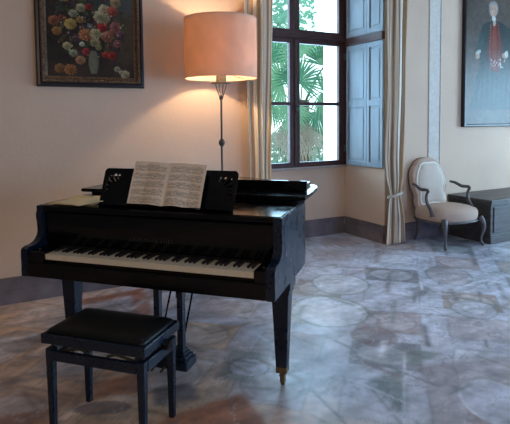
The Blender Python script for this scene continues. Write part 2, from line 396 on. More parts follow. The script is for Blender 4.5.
# shutters folded against the right side of the bay ----------------------------
def shutter(name, z0, z1, rows, label):
    root = empty(name, (RX1-.002, .67, 0)); tag(root, label, 'shutter', 'interior window shutters')
    for n, (ya, yb) in enumerate(((-.388, -.005), (-.665, -.393))):
        f = MB(); t = .032; s = .042
        f.box(-t, 0, yb-s, yb, z0, z1, .003); f.box(-t, 0, ya, ya+s, z0, z1, .003)
        edges = [z0]+rows+[z1]
        f.box(-t, 0, ya+s, yb-s, z0, z0+.06, .003); f.box(-t, 0, ya+s, yb-s, z1-.06, z1, .003)
        for r in rows: f.box(-t, 0, ya+s, yb-s, r-.035, r+.035, .003)
        lf = f.build('leaf', M['shutter'], root)
        zz = [z0+.06]+[q for r in rows for q in (r-.035, r+.035)]+[z1-.06]
        p = MB()
        for a, c in zip(zz[0::2], zz[1::2]):
            p.box(-.018, -.006, ya+s, yb-s, a, c); p.box(-.024, -.008, ya+s+.022, yb-s-.022, a+.025, c-.025, .006)
        p.build('panel', M['shutter'], lf)
    MB().box(-.022, -.002, -.3925, -.3885, z0+.01, z1-.01).build('gap_shade_strip', M['gap'], root)  # dark strip standing in for the shade between the two leaves
    return root
shutter('window_shutter', .885, 2.36, [1.645], 'lower grey painted shutter with four panels, folded against the bay side')
shutter('window_shutter', 2.462, 3.44, [], 'upper grey painted shutter above the lower one, cut off by the photo edge')
struct(MB().box(RX1-.045, RX1, .005, .67, 2.365, 2.457, .004).build('trim_4', M['winwood']))

# ------------------------------------------------------------------ curtains
def curtain(name, keys, label, seed, nf, tie=None, ztop=3.45):
    """keys: list of (z, xl, xr, amp)"""
    keys = sorted(keys); zk = [q[0] for q in keys]
    zs = np.concatenate([np.linspace(keys[0][0], ztop, 90)]); us = np.linspace(0, 1, 150)
    Uu, Z = np.meshgrid(us, zs)
    xl = np.interp(Z, zk, [q[1] for q in keys]); xr = np.interp(Z, zk, [q[2] for q in keys]); am = np.interp(Z, zk, [q[3] for q in keys])
    ph = 2*PI*nf*(Uu+.06*np.sin(2*PI*Uu*1.7+seed)+.012*np.sin(3*Z+seed))
    yy = -.085-am*(np.sin(ph)+.35*np.sin(2.3*ph+seed)+.15*np.sin(Z*4+Uu*9))
    xx = xl+(xr-xl)*(Uu+.02*np.sin(2*ph))
    yy = np.minimum(yy, -.03)
    P = np.stack([xx, yy, Z], -1)
    cr = np.array((.88, .80, .68)); gold = np.array((.46, .27, .12)); grey = np.array((.56, .47, .40)); dk = np.array((.16, .085, .05))
    s = Uu*nf*1.25+seed
    c = np.ones(P.shape)*cr
    c = mix(c, gold, sstep(.3, .5, np.sin(2*PI*s))*.95); c = mix(c, grey, sstep(.80, .92, np.sin(2*PI*s*.5+1.3))*.8)
    c = mix(c, dk, sstep(.86, .95, np.cos(2*PI*s+.9))*.7)  # dark bands put the shade of the folds into the cloth colour
    root = empty(name, (0, 0, 0)); tag(root, label, 'curtain', 'cream and gold striped curtains')
    o = grid_mesh('drape', P, c, M['curtain'], root)
    md = o.modifiers.new('thick', 'SOLIDIFY'); md.thickness = .004
    return root, o
curtain('window_curtain', [(.012, 2.31, 2.555, .026), (1.0, 2.325, 2.55, .026), (1.65, 2.295, 2.568, .028), (2.5, 2.28, 2.592, .028), (3.45, 2.27, 2.61, .03)],
        'cream and gold striped curtain behind the lampshade', 1.0, 3.6)
cu, dr = curtain('window_curtain', [(.012, 4.066, 4.365, .032), (.3, 4.085, 4.35, .034), (.50, 4.11, 4.31, .028), (.575, 4.135, 4.29, .022), (.66, 4.11, 4.30, .028), (.78, 4.075, 4.325, .032), (1.0, 4.052, 4.328, .030), (1.7, 4.070, 4.35, .030), (2.7, 4.068, 4.37, .028), (3.45, 4.06, 4.38, .03)],
        'cream and gold striped curtain tied back beside the armchair', 2.4, 3.4)
t = MB()
pts = [(4.213+.095*math.cos(a), -.085+.075*math.sin(a), .575-.02*math.sin(a)+.02*math.cos(a)) for a in [2*PI*q/32 for q in range(32)]]
t.quad_grid([[Vector(p)+Vector((0, 0, dz)) for p in pts] for dz in (-.016, 0, .016)], closed_u=True)
o = t.build('tieback', M['curtain'], cu, True); md = o.modifiers.new('s', 'SOLIDIFY'); md.thickness = .006
a = o.data.color_attributes.new('paint', 'FLOAT_COLOR', 'POINT')
for d in a.data: d.color = (.62, .56, .46, 1)

# ------------------------------------------------------------------ grand piano
PR = -.81066
W = 1.468
pn = empty('grand_piano', (.1858, -1.4048, 0), PR)
tag(pn, 'black grand piano with its keyboard open and lid closed', 'piano')
def curve(pts, n=8):
    """Catmull-Rom through pts"""
    out = []; P_ = [Vector(p) for p in pts]; P_ = [P_[0]]+P_+[P_[-1]]
    for i in range(1, len(P_)-2):
        for k in range(n):
            t = k/n; a, b_, c_, d = P_[i-1:i+3]
            out.append(.5*((2*b_)+(-a+c_)*t+(2*a-5*b_+4*c_-d)*t*t+(-a+3*b_-3*c_+d)*t**3))
    out.append(P_[-2]); return [tuple(v) for v in out]
bent = curve([(W, .58), (1.455, .72), (1.415, .86), (1.345, 1.0), (1.20, 1.16), (1.0, 1.29), (.80, 1.40), (.60, 1.48), (.42, 1.515)], 6)
ZT_ = .973
cs = MB(); cs.prism([(0, .172), (W, .172)]+bent+[(0, 1.52)], .60, ZT_, bevel=.004)
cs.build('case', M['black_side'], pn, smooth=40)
# cheeks with the S curve
S = curve([(0, .60), (0, .738)], 1)+curve([(.004, .752), (.03, .762), (.07, .766), (.108, .782), (.132, .815), (.134, .86), (.126, .915), (.134, .945)], 5)+[(.134, ZT_), (.20, ZT_), (.20, .60)]
for x0, x1 in ((0, .046), (W-.046, W)):
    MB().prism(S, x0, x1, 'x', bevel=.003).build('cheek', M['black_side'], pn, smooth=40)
MB().box(.046, W-.046, .012, .175, .60, .655, .003).build('key_bed', M['black'], pn)
MB().box(.046, W-.046, .000, .012, .60, .682, .005).build('key_slip', M['black'], pn)
for x0, wd_ in ((.047, .107), (1.362, W-.047-1.362)):
    MB().box(x0, x0+wd_, .006, .171, .65, .742, .006).build('key_block', M['black'], pn)
    k_ = MB().lathe(x0+.034, .06, [(.001, .742), (.006, .742), (.006, .746), (.003, .7475), (.0005, .7475)], 12); k_.build('screw_cap', M['brass'], pn)
fb = MB(); fb.prism([(.172, .742), (.166, .750), (.158, .765), (.152, .86), (.152, .93), (.172, .95)], .046, W-.046, 'x', bevel=.002).build('fallboard', M['black'], pn, smooth=30)
MB().box(.046, W-.046, .134, .172, .945, .973, .004).box(.046, W-.046, .130, .16, .948, .956, .002).build('fallboard_moulding', M['black'], pn)
tx = bpy.data.curves.new('lettering', 'FONT'); tx.body = 'LEGRENAA LUEE'; tx.size = .030; tx.align_x = 'CENTER'; tx.extrude = .0004; tx.space_character = 1.25
m_ = mat('dull_inlay', (.045, .045, .045), .4, metal=.4); tx.materials.append(m_)
to = bpy.data.objects.new('tmp', tx); C.objects.link(to); bpy.context.view_layer.update()
me_ = bpy.data.meshes.new_from_object(to.evaluated_get(bpy.context.evaluated_depsgraph_get())); bpy.data.objects.remove(to)
to = bpy.data.objects.new('brand_lettering', me_); C.objects.link(to); to.parent = pn; to.location = (.735, .1515, .802); to.rotation_euler = (PI/2, 0, 0)
# keys
kb = MB().box(.116, W-.116, .10, .171, .655, .70).box(.116, W-.116, .160, .1705, .70, .742).build('keyboard', M['felt'], pn)
kw = 1.205/50; kx = .155
wk = None
for i in range(50):
    if wk is None:
        wk = MB().box(.0006, kw-.0006, .014, .160, .700, .731, .0012).build('white_key', M['ivory'], kb); o = wk
    else:
        o = wk.copy(); C.objects.link(o); o.parent = kb
    o.location = (kx+i*kw, 0, 0)
bk = None
for i in range(49):
    n = i % 7                      # A B C D E F G
    if n in (1, 4): continue
    if bk is None:
        bk = MB()
        bk.prism([(.066, .728), (.072, .743), (.166, .745), (.166, .728)], -.0052, .0052, 'x', bevel=.0015); bk = bk.build('black_key', M['ebony'], kb); o = bk
    else:
        o = bk.copy(); C.objects.link(o); o.parent = kb
    o.location = (kx+(i+1)*kw, 0, 0)
# top: music shelf, lid, folded front flap
MB().box(.012, W-.012, .145, .58, .973, .9765, .0015).build('top_shelf', M['black'], pn)
lid = [(-.005, .555), (1.492, .555), (1.490, .75), (1.476, .98), (1.455, 1.075)]+curve([(1.438, 1.105), (1.35, 1.17), (1.21, 1.24), (1.02, 1.35), (.80, 1.455), (.60, 1.525), (.42, 1.555)], 6)+[(-.005, 1.56)]
MB().prism(lid, .996, 1.018, bevel=.004).build('lid', M['black'], pn, smooth=35)
MB().box(.03, W-.04, .62, .98, .973, .997).build('lid_rail', M['black'], pn)
fp = MB(); fp.box(.03, 1.452, .775, .80, 1.019, 1.080, .004); fp.box(.03, 1.41, .79, 1.10, 1.020, 1.040, .004)
fp.build('folded_flap', M['black'], pn)
for x in (.18, .74, 1.30): MB().box(x-.04, x+.04, .545, .58, 1.016, 1.0205, .001).build('lid_hinge', M['black'], pn)
# music desk, fretwork at both wings
DW, DH = .822, .222
out = []
for (cx_, cz_, a0) in ((DW-.022, DH-.022, 0), (.022, DH-.022, 90)):
    out += [(cx_+.022*math.cos(math.radians(a0+t_)), cz_+.022*math.sin(math.radians(a0+t_))) for t_ in range(0, 91, 18)]
out = [(.005, 0), (DW-.005, 0)]+out
def petal(cx_, cz_, ang, r0, r1, wd):
    a_ = math.radians(ang); d = (math.cos(a_), math.sin(a_)); n_ = (-d[1], d[0]); pts_ = []
    for q in range(14):
        t_ = 2*PI*q/14; rr_ = (r0+r1)/2+(r1-r0)/2*math.cos(t_); ww = wd*math.sin(t_)*(1+.35*math.cos(t_))
        pts_.append((cx_+d[0]*rr_+n_[0]*ww, cz_+d[1]*rr_+n_[1]*ww))
    return pts_
hs = []
for ang, r0, r1, wd in ((98, .052, .085, .0055), (116, .045, .095, .0075), (136, .045, .105, .008), (157, .055, .095, .006), (174, .055, .09, .005), (192, .062, .088, .004)):
    hs.append(petal(.108, .105, ang, r0, r1, wd*1.7)); hs.append(petal(DW-.108, .105, 180-ang, r0, r1, wd*1.05))
hs = [[(min(max(p[0], .012), DW-.012), min(p[1], DH-.012)) for p in h_] for h_ in hs]
dk = MB().holes(out, hs, 0, .010).build('music_desk', M['black'], pn)
dk.location = (.366, .207, .980); dk.rotation_euler = (-math.atan2(.088, .2), 0, 0)
lg = MB().box(.02, DW-.02, -.03, .004, -.003, .0, .001).box(.02, DW-.02, -.034, -.028, -.003, .002, .001).build('desk_ledge', M['black'], dk)
for x in (.36, 1.10): MB().box(x, x+.02, .26, .37, .976, .984).build('desk_prop_block', M['black'], pn)
# legs with brass casters
def piano_leg(a_, b_):
    l = MB(); l.box(a_-.062, a_+.062, b_-.062, b_+.062, .545, .602, .006); l.box(a_-.054, a_+.054, b_-.054, b_+.054, .52, .55, .006)
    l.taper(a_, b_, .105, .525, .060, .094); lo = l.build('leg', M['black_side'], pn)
    c = MB(); c.box(a_-.031, a_+.031, b_-.031, b_+.031, .075, .108, .004); c.lathe(a_, b_, [(.012, .075), (.018, .07), (.014, .055), (.02, .05), (.012, .045), (.012, .035)][::-1], 14)
    t_ = bmesh.new(); bmesh.ops.create_cone(t_, cap_ends=True, segments=20, radius1=.022, radius2=.022, depth=.018)
    c.merge(t_, Matrix.Translation((a_+.004, b_, .0225)) @ Matrix.Rotation(PI/2, 4, 'Y'))
    c.box(a_-.012, a_-.007, b_-.01, b_+.01, .015, .05); c.build('caster', M['brass'], lo)
for a_, b_ in ((.070, .345), (1.398, .385), (.33, 1.30)): piano_leg(a_, b_)
# pedal lyre
ly = MB(); ly.box(.62, .86, .29, .41, .572, .602, .005)
ly.box(.635, .672, .335, .375, .10, .575, .004); ly.box(.785, .822, .335, .375, .10, .575, .004)
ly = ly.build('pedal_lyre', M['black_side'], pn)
lb = MB(); lb.box(.595, .865, .29, .42, .035, .085, .004); lb.box(.610, .850, .302, .408, .085, .105, .004); lb.box(.622, .838, .314, .396, .105, .122, .004); lb.box(.632, .828, .322, .388, .122, .138, .004)
lb.build('pedal_box', M['black_side'], ly)
for x in (.67, .73, .79):
    MB().tube([(x, .30, .052), (x, .27, .050), (x, .245, .045), (x, .235, .042)], [.006, .008, .010, .008], 10, .5).build('pedal', M['brass'], ly)
MB().tube([(.655, .375, .15), (.655, .62, .602)], .006).tube([(.80, .375, .15), (.80, .62, .602)], .006).build('lyre_brace', M['black'], ly)

# ------------------------------------------------------------------ sheet music on the desk
def page(x0, x1, h, seed, left):
    n, m = 110, 150
    u = np.linspace(0, 1, n); v = np.linspace(0, 1, m); Uu, Vv = np.meshgrid(u, v)
    t = 1-Uu if left else Uu             # 0 at spine
    lift = .012*np.sin(PI*np.minimum(t*1.6, 1))*(1-.4*Vv)+.004*np.sin(6*t+Vv*3)
    P = np.stack([x0+(x1-x0)*Uu, -lift, Vv*h+.002*np.sin(5*Uu)], -1)
    c = np.ones(P.shape)*np.array((.80, .71, .61)); ink = np.array((.06, .05, .05)); r = np.random.RandomState(seed)
    dark = np.zeros(Uu.shape)
    inx = (Uu > .07) & (Uu < .94)
    for s in range(5):
        for st in range(2):
            zc = .875-s*.188-st*.075
            for l in range(5): dark = np.maximum(dark, (np.abs(Vv-(zc+(l-2)*.0095)) < .0036)*inx*.26)
            for q in range(26):
                xx = .09+.84*(q+r.rand()*.6)/26; zz = zc+(r.rand()-.5)*.05
                dark = np.maximum(dark, (np.hypot((Uu-xx)*.86, (Vv-zz)) < .0095)*.6)
                dark = np.maximum(dark, ((np.abs(Uu-xx-.006) < .005) & (Vv > zz) & (Vv < zz+.032))*.45)
            for q in range(7):
                xx = .1+.8*r.rand(); dark = np.maximum(dark, ((np.abs(Uu-xx) < .045) & (np.abs(Vv-zc-.034-.02*r.rand()) < .005))*.55)
        dark = np.maximum(dark, ((np.abs(Uu-.065) < .006) & (np.abs(Vv-(.875-s*.188-.037)) < .06))*.7)
    c = mix(c, ink, dark)
    return P, c
sm = empty('sheet_music', (0, 0, 0), PR)
sm.rotation_euler = (0, 0, PR); ca, sa = math.cos(PR), math.sin(PR)
def pw(a_, b_, z): return (.1858+a_*ca-b_*sa, -1.4048+a_*sa+b_*ca, z)
sm.location = pw(.568, .186, 1.0015)
tag(sm, 'open sheet music book with printed staves, propped on the piano music desk', 'sheet music')
smr = Matrix.Rotation(-math.atan2(.088, .2), 4, 'X') @ Matrix.Rotation(math.radians(1.7), 4, 'Y')
for nm, x0, x1, sd, lf in (('left_page', 0, .222, 3, True), ('right_page', .2225, .442, 4, False)):
    P, c = page(x0, x1, .245, sd, lf); o = grid_mesh('page', P, c, M['paper'], sm); o.matrix_local = smr
    md = o.modifiers.new('s', 'SOLIDIFY'); md.thickness = .0015; md.offset = 1

# loose papers on the left of the piano top
def papers(name, a_, b_, z, rz, wd, dp, label, curl, m, cat='paper'):
    n = 14; rows = []
    for i in range(n):
        rows.append([Vector((-wd/2+wd*i/(n-1), -dp/2+dp*j/(n-1), .004+curl*((i/(n-1)) ** 3)*(.4+.6*j/(n-1))+.0015*math.sin(i*.9+j*.6))) for j in range(n)])
    s = MB(); s.quad_grid(rows); o = s.build(name, m, None, True)
    md = o.modifiers.new('s', 'SOLIDIFY'); md.thickness = .004; md.offset = -1
    o.location = pw(a_, b_, z); o.rotation_euler = (0, 0, PR+rz)
    return tag(o, label, cat, 'old papers on the piano top')
M['oldpaper2'] = mat('cream_paper', (.80, .68, .42), .75, noise=.1, nscale=14)
papers('music_booklet', .195, .33, .9765, .12, .28, .33, 'yellowed booklet lying beneath a paler sheet on the piano top', .002, M['oldpaper'])
papers('loose_sheet', .275, .235, .9885, -.30, .24, .28, 'paler loose sheet lying on top of the yellowed booklet', .010, M['oldpaper2'])

# ------------------------------------------------------------------ piano bench
bn = empty('piano_bench', (.530, -2.072, 0), PR); tag(bn, 'black adjustable piano bench with padded leather seat', 'bench')
hw, hd = .264, .160
for sx in (-1, 1):
    for sy in (-1, 1):
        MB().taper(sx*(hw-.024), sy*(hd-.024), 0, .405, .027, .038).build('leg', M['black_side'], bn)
fr_ = MB()
for s in (-1, 1):
    fr_.box(-hw+.042, hw-.042, s*(hd-.012)-.010, s*(hd-.012)+.010, .352, .400, .003)
    fr_.box(s*(hw-.012)-.010, s*(hw-.012)+.010, -hd+.042, hd-.042, .352, .402, .003)
fr_.build('apron', M['black_side'], bn)
sc = MB()
for s in (-1, 1):
    y_ = s*(hd-.045)
    sc.tube([(-.20, y_, .385), (0, y_, .425)], .007); sc.tube([(.20, y_, .385), (0, y_, .425)], .007)
    sc.tube([(-.18, y_, .432), (-.05, y_, .39)], .006); sc.tube([(.18, y_, .432), (.05, y_, .39)], .006)
sc.box(-.21, -.18, -hd+.02, hd-.02, .375, .392, .002); sc.box(.18, .21, -hd+.02, hd-.02, .375, .392, .002)
sc.tube([(-hw-.012, .02, .395), (hw+.012, .02, .395)], .006)
sc.build('lift_mechanism', M['iron'], bn)
for s in (-1, 1):
    t_ = bmesh.new(); bmesh.ops.create_cone(t_, cap_ends=True, segments=24, radius1=.026, radius2=.022, depth=.028); kk = MB()
    kk.merge(t_, Matrix.Translation((s*(hw+.022), .02, .418)) @ Matrix.Rotation(s*PI/2, 4, 'Y'))
    kk.tube([(s*(hw-.03), .02, .418), (s*(hw+.012), .02, .418)], .008)
    kk.build('height_knob', M['black'], bn, 40)
MB().box(-hw-.008, hw+.008, -hd-.006, hd+.006, .432, .478, .005).build('seat_frame', M['black_side'], bn)
rows = []
for inset, z in ((.012, .476), (.010, .482), (.016, .492), (.035, .503), (.075, .510), (.12, .512)):
    a_, b_ = hw+.004-inset, hd+.002-inset; r_ = .02; p_ = []
    for cx_, cy_, a0 in ((a_-r_, b_-r_, 0), (-a_+r_, b_-r_, 90), (-a_+r_, -b_+r_, 180), (a_-r_, -b_+r_, 270)):
        p_ += [Vector((cx_+r_*math.cos(math.radians(a0+t_)), cy_+r_*math.sin(math.radians(a0+t_)), z)) for t_ in (0, 30, 60, 90)]
    rows.append(p_)
s = MB(); s.quad_grid(rows, closed_u=True, cap=True); s.build('cushion', M['leather'], bn, True)

# ------------------------------------------------------------------ floor lamp
lm = empty('floor_lamp', (1.886, -.40, 0)); tag(lm, 'lit floor lamp with big peach drum shade behind the piano', 'lamp')
MB().lathe(0, 0, [(.001, 0), (.15, 0), (.15, .012), (.14, .02), (.04, .03), (.02, .05), (.012, .08), (.001, .08)]).build('base', M['iron'], lm, 40)
p = MB(); p.lathe(0, 0, [(.001, .03), (.009, .03), (.009, 1.676), (.001, 1.676)], 14)
p.lathe(0, 0, [(.003, 1.225), (.016, 1.23), (.026, 1.247), (.028, 1.260), (.026, 1.273), (.016, 1.29), (.003, 1.295)], 20).build('pole', M['iron'], lm, 40)
cg = MB()
for q in range(4):
    a_ = PI/4+q*PI/2
    cg.tube([(.008*math.cos(a_), .008*math.sin(a_), 1.636), (.020*math.cos(a_), .020*math.sin(a_), 1.676), (.040*math.cos(a_), .040*math.sin(a_), 1.726), (.052*math.cos(a_), .052*math.sin(a_), 1.778)], .0045, 8)
cg.lathe(0, 0, [(.001, 1.774), (.085, 1.774), (.088, 1.781), (.085, 1.788), (.001, 1.788)]); cg.lathe(0, 0, [(.001, 1.786), (.046, 1.786), (.046, 1.836), (.04, 1.848), (.001, 1.848)])
cg.lathe(0, 0, [(.02, 1.636), (.014, 1.648), (.01, 1.651)][::-1], 12)
cg.build('candle_cup', M['iron'], lm, 40)
p = MB(); p.lathe(0, 0, [(.001, 1.846), (.018, 1.846), (.018, 1.896), (.001, 1.896)], 14); so = p.build('lamp_socket', M['iron'], lm)
MB().lathe(0, 0, [(.001, 1.896), (.016, 1.906), (.032, 1.946), (.034, 1.976), (.024, 2.001), (.001, 2.011)], 18).build('bulb', M['bulb'], lm, True)
n = 64; rows = []
for r_, z in ((.311, 1.818), (.314, 1.826), (.314, 2.330), (.311, 2.314), (.309, 2.330), (.309, 1.826)):
    rows.append([Vector((r_*math.cos(2*PI*q/n), r_*math.sin(2*PI*q/n), z)) for q in range(n)])
s = MB(); s.quad_grid(rows, closed_u=True, closed_v=True); sh = s.build('lamp_shade', M['shade'], lm, 50)
sp = MB()
for q in range(3):
    a_ = q*2*PI/3+.4; sp.tube([(.018*math.cos(a_), .018*math.sin(a_), 1.894), (.2*math.cos(a_), .2*math.sin(a_), 1.846), (.309*math.cos(a_), .309*math.sin(a_), 1.836)], .0025, 6)
sp.build('shade_spider', M['iron'], lm)

# ------------------------------------------------------------------ armchair
ch = empty('armchair', (4.784, -.338, 0), math.radians(-5)); tag(ch, 'carved armchair upholstered in pale linen between curtain and chest', 'armchair')
def superrow(a_, f, b_, z, n=40, e=4.2):
    out_ = []
    for q in range(n):
        t_ = 2*PI*q/n; c_, s_ = math.cos(t_), math.sin(t_)
        x = a_*math.copysign(abs(c_)**(2/e), c_); y = math.copysign(abs(s_)**(2/e), s_)
        y = y*(f if y < 0 else b_); x *= 1-.02*(y/b_ if y > 0 else 0); x -= .018
        if y < 0: y -= .02*math.cos(x/a_*PI)*(-y/f)
        out_.append(Vector((x, y, z)))
    return out_
MB_ = MB(); MB_.quad_grid([superrow(.300, .255, .235, .290), superrow(.312, .268, .245, .305), superrow(.318, .275, .245, .345), superrow(.318, .275, .245, .390), superrow(.303, .26, .235, .425), superrow(.25, .21, .19, .448), superrow(.15, .12, .12, .460), superrow(.03, .03, .03, .463)], closed_u=True, cap=True)
MB_.build('seat', M['linen'], ch, True)
s = MB()
rw = superrow(.315, .271, .243, .292); s.tube(rw+[rw[0]], .013, 8); s.build('seat_rail', M['chairwood'], ch, True)
for sx in (-1, 1):
    f_ = MB(); f_.tube(curve([(sx*.262, -.235, .33), (sx*.282, -.262, .27), (sx*.285, -.272, .20), (sx*.268, -.258, .12), (sx*.262, -.255, .06), (sx*.275, -.272, .022), (sx*.285, -.283, .015)], 4), [.034, .033, .032, .031, .030, .028, .026, .024, .022, .020, .019, .017, .016, .015, .0145, .014, .014, .015, .017, .018, .019, .018, .016, .014, .012][:25], 12)
    f_.build('leg', M['chairwood'], ch, True)
    r_ = MB(); r_.tube(curve([(sx*.225, .205, .33), (sx*.232, .215, .24), (sx*.228, .215, .14), (sx*.240, .245, .05), (sx*.246, .262, .013)], 4), [.028-.0010*i for i in range(17)], 12)
    r_.build('leg', M['chairwood'], ch, True)
# back, reclined
bk_ = empty('backrest', (-.075, .185, .39), 0, ch); bk_.rotation_euler = (math.radians(-11), 0, 0)
half = [(.0, .0), (.20, .0), (.235, .03), (.245, .09), (.232, .15), (.245, .20), (.268, .27), (.270, .37), (.262, .43), (.232, .49), (.195, .52), (.17, .555), (.11, .590), (.05, .603), (0, .606)]
hc = curve([(x*.93, z) for x, z in half], 4); full = hc+[(-x, z) for x, z in hc[::-1][1:-1]]
def scaled(k, cz=.30): return [(x*k, cz+(z-cz)*k) for x, z in full]
s = MB(); s.quad_grid([[Vector((x, y, z)) for x, z in scaled(k)] for y, k in ((.05, .93), (.045, .97), (.03, 1.0), (-.035, 1.0), (-.05, .97), (-.055, .88))], closed_u=True, cap=True)
s.build('back_upholstery', M['linen'], bk_, 50)
def inner(k):
    pts_ = []
    for x, z in full:
        r0 = math.atan2(z-.30, x); wob = 1+.035*math.cos(6*r0)
        pts_.append((x*k*wob, .30+(z-.30)*k*wob))
    return pts_
s = MB(); s.quad_grid([[Vector((x, y, z)) for x, z in inner(k)] for y, k in ((-.050, .79), (-.066, .78), (-.078, .66), (-.086, .40), (-.088, .1))], closed_u=True, cap=True)
s.build('back_panel', M['linen_light'], bk_, True)
rw = [Vector((x, -.060, z)) for x, z in inner(.80)]; s = MB(); s.tube(rw+[rw[0]], .0105, 8); s.build('braid', M['trim'], bk_, True)
s = MB(); rw = [Vector((x, .025, z)) for x, z in scaled(.985)]; s.tube(rw+[rw[0]], .012, 8); s.build('back_rail', M['chairwood'], bk_, True)
s = MB()
rows = [[Vector((x*.19*(1+.0*y), -.085-.045*c_, .075+z*.055)) for x, z in [(math.cos(2*PI*q/24), math.sin(2*PI*q/24)) for q in range(24)]] for y, c_ in ((0, 0),)]
for sx in (-1, 1):
    ar = MB()
    pts_ = curve([(sx*.285-.04, .21, .690), (sx*.298-.04, .14, .682), (sx*.312-.04, .05, .650), (sx*.316-.04, -.02, .652), (sx*.312-.04, -.065, .650), (sx*.306-.04, -.080, .622)], 5)
    ar.tube(pts_, [.013+.006*math.sin(PI*i/len(pts_)) for i in range(len(pts_))], 10)
    ao = ar.build('armrest', M['chairwood'], ch, True)
    pd = MB(); pts_ = curve([(sx*.290, .07, .675), (sx*.303, .0, .655), (sx*.308, -.07, .655)], 4); pd.tube(pts_, [.012, .016, .019, .021, .022, .021, .019, .015, .010], 10); 
    ps = MB(); pts_ = curve([(sx*.308-.04, -.072, .638), (sx*.308-.04, -.045, .58), (sx*.306-.04, -.06, .50), (sx*.303-.04, -.115, .43), (sx*.300-.04, -.135, .36)], 5)
    ps.tube(pts_, [.013+.0006*i for i in range(len(pts_))], 10); ps.build('arm_post', M['chairwood'], ao, True)
    pd.bm.free()

# ------------------------------------------------------------------ chest
cx0, cx1, cy0, cy1 = 5.155, 6.80, -.645, -.028
cb = empty('wooden_chest', (5.975, -.36, 0)); tag(cb, 'long dark wooden chest with moulded front, right of the armchair', 'chest')
cb_off = Vector((6.6, -.36, 0))
def cbx(mb, x0, x1, y0, y1, z0, z1, bv=.004): return mb.box(x0-5.975, x1-5.975, y0+.36, y1+.36, z0, z1, bv)
s = MB(); cbx(s, cx0+.012, cx1-.012, cy0+.014, cy1, .03, .47); s.build('body', M['chest'], cb)
s = MB(); cbx(s, cx0, cx1, cy0, cy1, 0, .075, .006); cbx(s, cx0+.005, cx1-.005, cy0+.005, cy1, .07, .10, .008); s.build('plinth', M['chest'], cb)
s = MB(); cbx(s, cx0-.008, cx1+.008, cy0-.012, cy1, .472, .512, .006); s.build('lid', M['chest'], cb)
s = MB(); cbx(s, cx0+.003, cx1-.003, cy0+.002, cy1, .445, .470, .006); s.build('lid_moulding', M['chest'], cb)
s = MB()
for x0, x1 in ((5.215, 5.69), (5.745, 6.21), (6.265, 6.74)):
    for a_, b_, c_, d_ in ((x0, x1, .13, .145), (x0, x1, .405, .42), (x0, x0+.015, .13, .42), (x1-.015, x1, .13, .42)): cbx(s, a_, b_, cy0+.003, cy0+.018, c_, d_, .003)
s.build('front_panel_moulding', M['chest'], cb)
s = MB(); cbx(s, 5.925, 6.03, cy0-.014, cy0-.004, .39, .46, .004); s.build('lock_plate', M['iron'], cb)

# ------------------------------------------------------------------ flower painting
fx0, fx1, fz0, fz1 = .432, 1.311, 1.743, 2.80
pt = empty('flower_painting', (0.8715, -.002, 1.743)); tag(pt, 'dark framed oil painting of a flower bouquet in a vase, left of the lamp', 'painting')
def ring(mb, x0, x1, z0, z1, prof, cx_, cz_):
    """mitred frame: prof = list of (inset, y)"""
    rows_ = []
    for ins, y in prof:
        rows_.append([Vector((a_-cx_, y, c_-cz_)) for a_, c_ in ((x0+ins, z0+ins), (x1-ins, z0+ins), (x1-ins, z1-ins), (x0+ins, z1-ins))])
    mb.quad_grid(rows_, closed_u=True, closed_v=True)
s = MB(); ring(s, fx0, fx1, fz0, fz1, [(0, 0), (0, -.03), (.010, -.045), (.025, -.048), (.034, -.038), (.034, 0)], 0.8715, 1.743)
s.build('outer_frame', M['framedark'], pt)
s = MB(); ring(s, fx0, fx1, fz0, fz1, [(.034, 0), (.034, -.040), (.044, -.050), (.060, -.046), (.075, -.028), (.086, -.022), (.086, 0)], 0.8715, 1.743)
gf = s.build('gilt_frame', M['framegilt'], pt)
s = MB(); q = 0                                   # carved leaf beads around the gilt moulding
def bead(x, z, hor):
    t_ = bmesh.new(); bmesh.ops.create_icosphere(t_, subdivisions=1, radius=1)
    s.merge(t_, Matrix.Translation((x-0.8715, -.046, z-1.743)) @ Matrix.Rotation(.6, 4, 'Y') @ Matrix.Diagonal((.016 if hor else .010, .009, .010 if hor else .016, 1)))
x = fx0+.05
while x < fx1-.04: bead(x, fz0+.054, True); bead(x, fz1-.054, True); x += .027
z = fz0+.07
while z < fz1-.05: bead(fx0+.054, z, False); bead(fx1-.054, z, False); z += .027
s.build('carved_beads', M['framegilt'], gf, True)
ix0, ix1, iz0, iz1 = fx0+.082, fx1-.082, fz0+.082, fz1-.082
gx = np.arange(ix0, ix1, .0038); gz = np.arange(iz0, iz1, .0038); X2, Z2 = np.meshgrid(gx, gz)
n1 = fbm(X2*9, Z2*9, 71, 5); n2 = fbm(X2*30, Z2*30, 72, 4)
c = np.ones(X2.shape+(3,))*np.array((.030, .022, .018))
c = mix(c, (.085, .062, .038), sstep(.88, 1.18, X2)*sstep(1.84, 1.99, Z2)*.9)
c = mix(c, (.075, .092, .095), sstep(2.29, 2.46, Z2)*sstep(.78, 1.13, X2)*.8)
c = mix(c, (.055, .036, .024), sstep(1.97, 1.92, Z2)*.8)
S_ = .879/408.
def wp(cx_, cy_): return fx0+(cx_-45)*S_, fz0+(320-cy_)*S_
